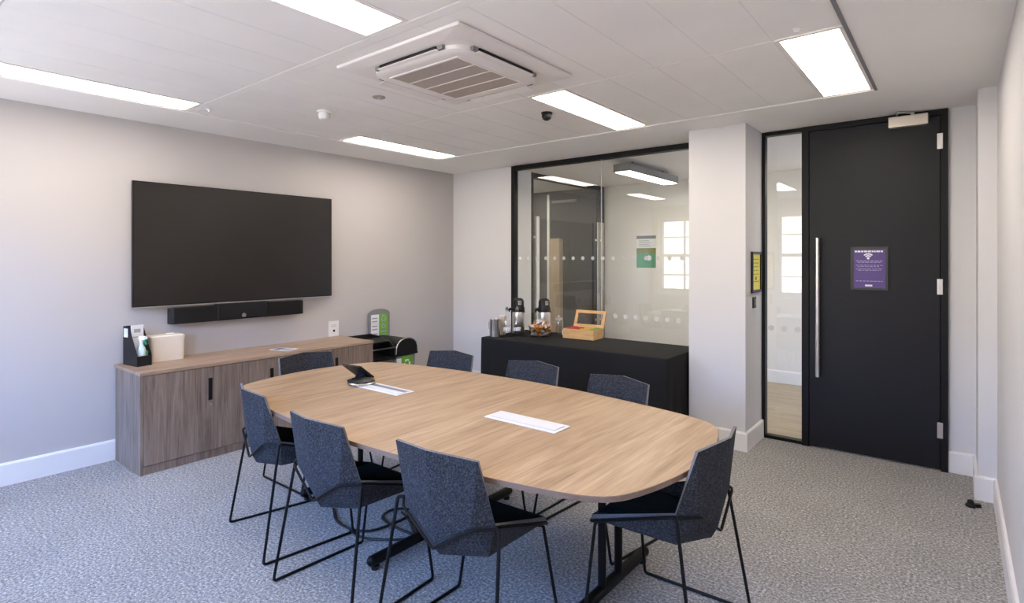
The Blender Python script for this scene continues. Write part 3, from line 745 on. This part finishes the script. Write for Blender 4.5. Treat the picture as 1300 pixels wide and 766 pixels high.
# speakerphone + tablet
r = thing('speakerphone', 'round black conference speakerphone with a silver rim on the table', 'speakerphone', (-2.885, 2.105, TZ + .0064))
MB().lathe([(.080, 0), (.085, .003), (.085, .007), (.081, .011)], 32).build('rim', 'steel', r, smooth=True)
MB().lathe([(.0805, .0111), (.074, .020), (.05, .026), (.001, .028)], 32).build('speaker_top', 'black_plastic', r, smooth=True)
m = MB(); m.tube(fillet([(-.08, -.02, .006), (-.12, -.02, .0005), (-.125, .01, .0005), (-.08, .02, .006)], .03), .006); m.build('cable', 'black_plastic', r)
r = thing('touch_console', 'dark tablet console tilted on a small stand behind the speakerphone', 'tablet', (-3.025, 2.235, TZ), math.radians(11))
tb = MB(); tb.add([(x, y - d * .58, z - d * .81) for d in (0, .010) for x in (-.078, .078) for y, z in ((0, .014), (-.125, .104))], [(0, 1, 3, 2), (4, 6, 7, 5), (0, 4, 5, 1), (2, 3, 7, 6), (0, 2, 6, 4), (1, 5, 7, 3)])
tb.build('tablet', 'black_plastic', r, bevel=.002)
st = MB(); st.box(-.045, .045, -.075, .0, 0, .006); st.prism([(-.070, .006), (-.058, .006), (-.030, .0255), (-.042, .0325)], -.03, .03, 'x'); st.build('stand', 'black_plastic', r)
# cable on the carpet
r = thing('power_cable', 'looped black power cable on the carpet under the table', 'cable')
m = MB()
for pts in ([(-2.904, 1.916), (-2.746, 1.826), (-2.599, 1.827), (-2.496, 1.876), (-2.474, 2.021), (-2.471, 2.133), (-2.53, 2.296)],
            [(-2.486, 2.225), (-2.622, 2.142), (-2.606, 2.025), (-2.455, 1.989), (-2.26, 2.005)],
            [(-2.60, 1.82), (-2.472, 1.800), (-2.328, 1.902), (-2.25, 1.99), (-2.434, 2.101), (-2.545, 2.138)]):
    m.tube(fillet([(x, y, .007 + .004 * (i % 2)) for i, (x, y) in enumerate(pts)], .09, 6), .0065, 7)
m.build('flex', 'black_plastic', r, smooth=True)
B(-.03, .03, -.02, .02, 0, .035).build('plug', 'black_plastic', r, loc=(-2.53, 2.31, 0), rotz=.4, bevel=.004)

# ------------------------------------------------------------------ chairs
def make_chair(label):
    r = thing('chair', label, 'chair', (0, 0, 0), 0, 'felt shell chairs around the conference table')
    T = (0, -.052, .816); A = (.203, -.004, .803); Bp = (.162, .011, .565); C = (.222, .072, .561); S = (0, 0, .457)
    F = (.197, .447, .427); U = (.175, .093, .428); V = (0, .024, .412); F0 = (0, .462, .419); V1 = (0, .10, .424)
    mir = lambda p: (-p[0], p[1], p[2])
    vs = [T, S, V, F0, A, Bp, C, F, U, mir(A), mir(Bp), mir(C), mir(F), mir(U)]
    t, s, v, f0, a, b, c, f, u, a2, b2, c2, f2, u2 = range(14)
    fs = [(t, s, b, a), (a, b, c), (s, v, u, b), (b, u, c), (c, u, f), (v, f0, f, u),
          (t, a2, b2, s), (a2, c2, b2), (s, b2, u2, v), (b2, c2, u2), (c2, f2, u2), (v, u2, f2, f0)]
    m = MB(); m.add(vs, fs)
    o = m.build('seat_shell', ['felt', 'felt_edge'], r)
    # make normals point outwards (backwards / downwards), then thicken inwards
    if o.data.polygons[0].normal.y > 0:
        bm = bmesh.new(); bm.from_mesh(o.data); bmesh.ops.reverse_faces(bm, faces=bm.faces); bm.to_mesh(o.data); bm.free()
    sd = o.modifiers.new('thickness', 'SOLIDIFY'); sd.thickness = .011; sd.offset = -1; sd.use_even_offset = True; sd.material_offset_rim = 1; sd.thickness_clamp = .5
    # seat cushion
    q = [(0, .055, .436), (.150, .112, .444), (.170, .30, .445), (.178, .432, .443), (0, .448, .434), (-.178, .432, .443), (-.170, .30, .445), (-.150, .112, .444)]
    k = len(q); m = MB(); ctr = (0, .27, .458)
    m.add([(x, y, z - .004) for x, y, z in q] + [(x * .97, .27 + (y - .27) * .97, z + .012) for x, y, z in q] + [ctr], [tuple(range(k))[::-1]] + [(i, (i + 1) % k, k + (i + 1) % k, k + i) for i in range(k)] + [(k + i, k + (i + 1) % k, 2 * k) for i in range(k)])
    m.build('seat_cushion', 'cushion', r, bevel=.003)
    R_ = .0068
    L = (.252, .054, .553); Rf = (.292, -.034, R_); G = (.268, .443, R_); K = (.190, .434, .412)
    for sg in (-1, 1):
        w = lambda p: (p[0] * sg, p[1], p[2])
        hz = .035
        def along(p, q2, d):
            p, q2 = Vector(p), Vector(q2); return tuple(p + (q2 - p).normalized() * d)
        # rear leg, front leg and floor runner meet in rounded bends
        e1 = along(Rf, G, .04); e2 = along(G, Rf, .04)
        m = MB(); m.tube(fillet([w(e1), w(Rf), w(L), w((.232, .066, .552))], .030), R_, 8); m.build('leg', 'black_steel', r, smooth=True)
        m = MB(); m.tube(fillet([w(e2), w(G), w(K), w((.170, .425, .411))], .030), R_, 8); m.build('leg', 'black_steel', r, smooth=True)
        m = MB(); m.tube([w(e1), w(e2)], R_, 8); m.build('runner', 'black_steel', r, smooth=True)
        m = MB(); m.tube(fillet([w((.232, .066, .552)), w((.231, .082, .553)), w((.205, .447, .419)), w((.170, .462, .413))], .02), .0058, 8); m.build('side_rail', 'black_steel', r, smooth=True)
    m = MB(); m.tube(fillet([(-.232, .066, .552), (-.166, .0, .556), (0, -.013, .449), (.166, .0, .556), (.232, .066, .552)], .015), .0058, 8)
    m.build('back_rail', 'black_steel', r, smooth=True)
    m = MB(); m.tube([(-.172, .425, .4115), (.172, .425, .4115)], .0058, 8); m.build('front_rail', 'black_steel', r, smooth=True)
    return r
poses = [((-2.917, 1.433), 80.1, 'felt chair on the camera side of the table, the one nearest the cabinets'),
         ((-2.175, 1.347), 90.3, 'felt chair in the middle of the three on the camera side of the table'),
         ((-1.482, 1.400), 93.2, 'nearest felt chair, back to the camera, rightmost on the table near side'),
         ((-.724, 2.175), 178.4, 'dark felt chair at the door end of the table, turned side on'),
         ((-2.903, 2.905), -83.7, 'felt chair on the far side of the table, before the far left room corner'),
         ((-2.191, 2.953), -88.8, 'middle felt chair on the far side, before the black cloth below the airpots'),
         ((-1.525, 2.884), -97.3, 'felt chair on the far side nearest the white column, before the black cloth'),
         ((-3.665, 2.193), -2.6, 'dark felt chair at the TV end of the table, backed against the cabinets')]
first = None
for (x, y), a, lab in poses:
    rz = math.radians(a - 90)
    if first is None:
        first = make_chair(lab); first.location = (x, y, 0); first.rotation_euler = (0, 0, rz)
    else:
        dup(first, (x, y, 0), rz, lab)

# ------------------------------------------------------------------ refreshment table under a black cloth
QX0, QX1, QY0, QY1, QZ = -3.690, -1.752, 4.105, 4.845, .720
QX1b = -1.760
cxm, cym = (QX0 + QX1) / 2, (QY0 + QY1) / 2
r = thing('folding_table', 'folding table hidden under the black cloth by the glass wall', 'table', (cxm, cym, 0))
hx, hy = (QX1 - QX0) / 2 - .02, (QY1 - QY0) / 2 - .02
B(-hx, hx, -hy, hy, QZ - .03, QZ - .0045).build('tabletop', 'grey_plastic', r)
for sx in (-1, 1):
    for sy in (-1, 1): MB().tube([(sx * (hx - .12), sy * (hy - .08), 0), (sx * (hx - .12), sy * (hy - .08), QZ - .03)], .014).build('leg', 'black_steel', r)
# cloth: rounded top edge, skirts falling to the carpet with soft pleats
m = MB()
base = rrect(0, 0, (QX1 - QX0) / 2, (QY1 - QY0) / 2, .012, 3)
per = []
L_ = len(base)
for i in range(L_):
    a, b = Vector((*base[i], 0)), Vector((*base[(i + 1) % L_], 0)); d = (b - a).length; n_ = max(1, int(d / .022))
    for k_ in range(n_): per.append(a + (b - a) * k_ / n_)
k = len(per); rings = [(-.010, 0), (-.003, -.002), (0, -.009), (.001, -.03), (.003, -.12), (.006, -.30), (.010, -.52), (.012, -.716)]
rr = random.Random(5)
vs = []
for off, dz in rings:
    for i, p in enumerate(per):
        q = per[(i + 1) % k] - per[i - 1]; nrm = Vector((q.y, -q.x, 0)).normalized()
        depth = min(1, -dz / .5)
        side = 1.0 if abs(nrm.x) > .5 else .35
        s_ = i * .022
        wv = (math.sin(s_ * 38) * .6 + math.sin(s_ * 61 + 1.3) * .4) * .010 * depth * side
        onright = nrm.x > .5
        tot = off * (1 if not onright else .3) + (wv if not onright else min(0, wv * 1.2 - .006 * depth))
        if nrm.y > .5: tot = min(tot, .01)
        vs.append((p.x + nrm.x * tot, p.y + nrm.y * tot, QZ + dz))
n_ = len(rings)
fs = [(j * k + i, j * k + (i + 1) % k, (j + 1) * k + (i + 1) % k, (j + 1) * k + i) for j in range(n_ - 1) for i in range(k)] + [tuple(range(k))]
m.add(vs, fs)
o = m.build('tablecloth', 'cloth', loc=(cxm, cym, 0), smooth=True)
tag(o, 'floor length black tablecloth draped over the refreshment table by the glass', 'tablecloth')

Z = QZ
def airpot(x, y, rot, lab):
    r = thing('airpot', lab, 'vacuum flask', (x, y, Z), rot, 'steel vacuum airpots')
    MB().lathe([(.060, 0), (.063, .004), (.063, .200), (.060, .222), (.054, .236)], 28).build('body', 'steel', r, smooth=True)
    MB().lathe([(.064, .225), (.067, .232), (.067, .262), (.060, .275), (.058, .30)], 28).build('collar', 'black_plastic', r, smooth=True)
    hd = MB(); hd.lathe([(.057, .30), (.059, .325), (.052, .350), (.034, .364), (.001, .367)], 28); lid = hd.build('lid', 'black_plastic', r, smooth=True)
    for s in (-1, 1): B(-.018, .018, s * .046 - .012, s * .046 + .012, .296, .340).build('lid_plate', 'steel', lid, bevel=.003)
    m = MB(); m.prism([(.055, .235), (.055, .272), (.100, .262), (.108, .245), (.102, .222), (.094, .222), (.096, .240)], -.014, .014, 'y'); m.build('spout', 'black_plastic', r, bevel=.003)
    m = MB(); m.tube(fillet([(0, -.069, .25), (-.052, -.062, .225), (-.073, 0, .215), (-.052, .062, .225), (0, .069, .25)], .03), .005); m.build('handle', 'black_plastic', r, smooth=True)
    return r
airpot(-3.585, 4.575, -2.2, 'steel airpot flask with black top, left one, behind the glass bottles')
airpot(-3.355, 4.715, -2.0, 'steel airpot flask with black top, right one, behind the bowl of sweets')
r = thing('steel_jug', 'short brushed steel cylinder jug at the left end of the black cloth', 'jug', (-3.608, 4.225, Z))
MB().lathe([(.048, 0), (.052, .004), (.052, .168), (.054, .174), (.049, .176), (.048, .168), (.048, .02), (.001, .018)], 24).build('body', 'steel', r, smooth=True)
m = MB(); m.tube(fillet([(-.05, 0, .145), (-.085, 0, .14), (-.085, 0, .05), (-.05, 0, .04)], .02), .006); m.build('handle', 'steel', r, smooth=True)
r = thing('cup_stack', 'stack of pale paper cups behind the steel jug', 'paper cups', (-3.640, 4.385, Z))
m = MB()
prof = [(.030, 0), (.040, .10)]
for i in range(6): prof += [(.0405 + .0004 * i, .10 + i * .016), (.043, .104 + i * .016), (.043, .110 + i * .016), (.0405, .112 + i * .016)]
m.lathe(prof, 22); m.build('cups', 'cream', r, smooth=True)
def bottle(x, y, lab):
    r = thing('glass_bottle', lab, 'bottle', (x, y, Z), 0, 'clear glass water bottles')
    MB().lathe([(.036, 0), (.039, .005), (.039, .12), (.034, .165), (.018, .215), (.015, .25), (.017, .262)], 22).build('body', 'clear_glass', r, smooth=True)
    MB().lathe([(.0385, .055), (.0397, .056), (.0397, .085), (.0385, .086)], 22).build('sticker', 'white_print', r)
    MB().lathe([(.0394, .05), (.0402, .051), (.0402, .080), (.0394, .081)], 9).build('printed_mark', 'grey_plastic', r)
    MB().lathe([(.014, .262), (.016, .268), (.012, .290), (.004, .296)], 14).build('stopper', 'grey_plastic', r, smooth=True)
bottle(-3.520, 4.305, 'clear glass bottle with stopper, the one nearer the steel jug')
bottle(-3.452, 4.385, 'clear glass bottle with stopper, the one nearer the airpots')
# bowl of sweets
bx, by = -3.265, 4.520
r = thing('glass_bowl', 'clear glass bowl heaped with wrapped sweets on the black cloth', 'bowl', (bx, by, Z))
MB().lathe([(.078, 0), (.092, .003), (.108, .03), (.119, .095), (.121, .10), (.116, .098), (.105, .034), (.088, .009), (.001, .006)], 30).build('bowl', 'clear_glass', r, smooth=True)
rr = random.Random(3); nsw = 0
for ring, (rad, zz, cnt) in enumerate([(.0, .030, 1), (.074, .028, 11), (.084, .064, 12), (.040, .070, 5), (.088, .102, 12), (.048, .108, 6), (.0, .116, 1), (.055, .136, 6), (.022, .156, 3)]):
    for i in range(cnt):
        a = 2 * PI * i / cnt + ring * .7; rj = rad + rr.uniform(-.004, .004)
        k_ = (i + ring) % 3; kind = ('foil', 'foil', 'foil', 'amber', 'foil', 'foil', 'foil', 'foil', 'foil')[ring] if (ring in (1, 3, 5, 7, 8) and k_) else ('amber', 'foil', 'amber')[k_]
        o = MB(); o.ball((0, 0, 0), .021, 10, 6, (1.15, .85, .75)); o.prism([(.020, -.004), (.036, -.014), (.036, .014), (.020, .004)], -.002, .002); o.prism([(-.020, -.004), (-.020, .004), (-.036, .014), (-.036, -.014)], -.002, .002)
        ob = o.build('wrapped_sweet', kind, None, smooth=True, loc=(bx + rj * math.cos(a), by + rj * math.sin(a), Z + zz), rotz=rr.uniform(0, 6))
        ob.rotation_euler = (rr.uniform(-.5, .5), rr.uniform(-.5, .5), rr.uniform(0, 6))
        tag(ob, ('orange' if kind == 'amber' else 'silver') + ' wrapped sweet heaped in the glass bowl', 'sweet', ('orange' if kind == 'amber' else 'silver') + ' sweets in the bowl')
# tea box
r = thing('tea_box', 'open pine tea box with a windowed lid standing up, on the black cloth', 'tea box', (-2.868, 4.690, Z), math.radians(3))
hx, hy, h, t = .168, .105, .092, .010
m = MB(); m.box(-hx, hx, -hy, -hy + t, 0, h); m.box(-hx, hx, hy - t, hy, 0, h); m.box(-hx, -hx + t, -hy + t, hy - t, 0, h); m.box(hx - t, hx, -hy + t, hy - t, 0, h); m.box(-hx + t, hx - t, -hy + t, hy - t, 0, .006)
for i in (-1, 0, 1): m.box(i * .082 - .003, i * .082 + .003, -hy + t, hy - t, .006, h - .015)
m.build('box', 'pine', r)
ang = math.radians(22)
def lidpt(x, v, d): # v up along lid, d thickness
    return (x, hy + v * math.sin(ang) + d * math.cos(ang), h + .002 + v * math.cos(ang) - d * math.sin(ang))
def lidbox(m, x0, x1, v0, v1, d0, d1):
    vs = [lidpt(x, v, d) for d in (d0, d1) for v in (v0, v1) for x in (x0, x1)]
    m.add(vs, [(0, 2, 3, 1), (4, 5, 7, 6), (0, 1, 5, 4), (2, 6, 7, 3), (0, 4, 6, 2), (1, 3, 7, 5)])
lv = .175; q = .030
m = MB(); lidbox(m, -hx, -hx + q, 0, lv, 0, .014); lidbox(m, hx - q, hx, 0, lv, 0, .014); lidbox(m, -hx + q, hx - q, 0, q, 0, .014); lidbox(m, -hx + q, hx - q, lv - q, lv, 0, .014)
ld = m.build('lid', 'pine', r)
m = MB(); lidbox(m, -hx + q, hx - q, q, lv - q, .005, .008); m.build('lid_window', 'win_glass', ld)
pk = [('red', 'red'), ('red', 'red'), ('teabag_yellow', 'yellow'), ('teabag_green', 'green')]
rx, ry = -2.868, 4.690
for ci in range(4):
    for j in range(6):
        lx = -.123 + ci * .082; ly = -.075 + j * .028
        mm = B(-.033, .033, -.004, .004, 0, .082 + .006 * ((j + ci) % 3))
        c_, s_ = math.cos(math.radians(3)), math.sin(math.radians(3))
        ob = mm.build('tea_packet', pk[ci][0], None, loc=(rx + lx * c_ - ly * s_, ry + lx * s_ + ly * c_, Z + .0062), rotz=math.radians(3))
        tag(ob, pk[ci][1] + ' tea packet filed upright in the pine tea box', 'tea packet', pk[ci][1] + ' tea packets in the tea box')
# clear jar and milk carton behind
r = thing('glass_jar', 'clear glass jar with a steel lid between the sweets and the tea box', 'jar', (-3.205, 4.770, Z))
MB().lathe([(.040, 0), (.043, .004), (.043, .13), (.036, .15)], 22).build('body', 'clear_glass', r, smooth=True)
ld = MB().lathe([(.038, .1502), (.039, .165), (.012, .172)], 22).build('lid', 'steel', r, smooth=True); MB().ball((0, 0, .182), .012, 10, 8).build('knob', 'chrome', ld, smooth=True)
r = thing('sugar_tray', 'low white tray of sachets behind the bowl of sweets', 'tray', (-3.085, 4.760, Z))
m = MB(); m.box(-.055, .055, -.035, .035, 0, .006); m.box(-.055, .055, -.035, -.030, .006, .05); m.box(-.055, .055, .030, .035, .006, .05); m.box(-.055, -.05, -.03, .03, .006, .05); m.box(.05, .055, -.03, .03, .006, .05); m.build('tray', 'white_plastic', r, bevel=.002)
m = MB()
for i in range(8): m.box(-.045, .045, -.026 + i * .0066, -.024 + i * .0066, .006, .062 - .006 * (i % 2))
m.build('sachets', 'paper', r)

# ------------------------------------------------------------------ daylight, camera, output
wd = bpy.data.worlds.new('daylight'); sc.world = wd; wd.use_nodes = True
nt = wd.node_tree; bg = nt.nodes['Background']
tc = nt.nodes.new('ShaderNodeTexCoord'); sp = nt.nodes.new('ShaderNodeSeparateXYZ'); nt.links.new(tc.outputs['Generated'], sp.inputs[0])
cr = nt.nodes.new('ShaderNodeValToRGB'); e = cr.color_ramp.elements
e[0].position = .55; e[0].color = (.60, .565, .53, 1); e[1].position = .63; e[1].color = (.42, .78, 1.75, 1)
mp = nt.nodes.new('ShaderNodeMath'); mp.operation = 'MULTIPLY_ADD'; mp.inputs[1].default_value = .5; mp.inputs[2].default_value = .5
nt.links.new(sp.outputs['Z'], mp.inputs[0]); nt.links.new(mp.outputs[0], cr.inputs['Fac']); nt.links.new(cr.outputs['Color'], bg.inputs['Color'])
bg.inputs['Strength'].default_value = 13.0

cam = bpy.data.cameras.new('camera'); co = bpy.data.objects.new('camera', cam); col.objects.link(co)
co.location = (0, 0, 1.5); co.rotation_euler = (PI / 2, 0, math.radians(38.7407))
cam.sensor_width = 36; cam.sensor_fit = 'HORIZONTAL'; cam.lens = 36 * 704.756 / 1300
cam.shift_y = -54.66 / 1300; cam.clip_start = .02; cam.clip_end = 100
sc.camera = co
vs_ = sc.view_settings; vs_.view_transform = 'Standard'; vs_.look = 'None'; vs_.exposure = 0.33; vs_.gamma = 1; vs_.use_curve_mapping = False
sc.cycles.use_denoising = True
sc.cycles.max_bounces = 10; sc.cycles.diffuse_bounces = 6; sc.cycles.glossy_bounces = 4; sc.cycles.transparent_max_bounces = 16
sc.cycles.caustics_reflective = False; sc.cycles.caustics_refractive = False
sc.cycles.sample_clamp_indirect = 8
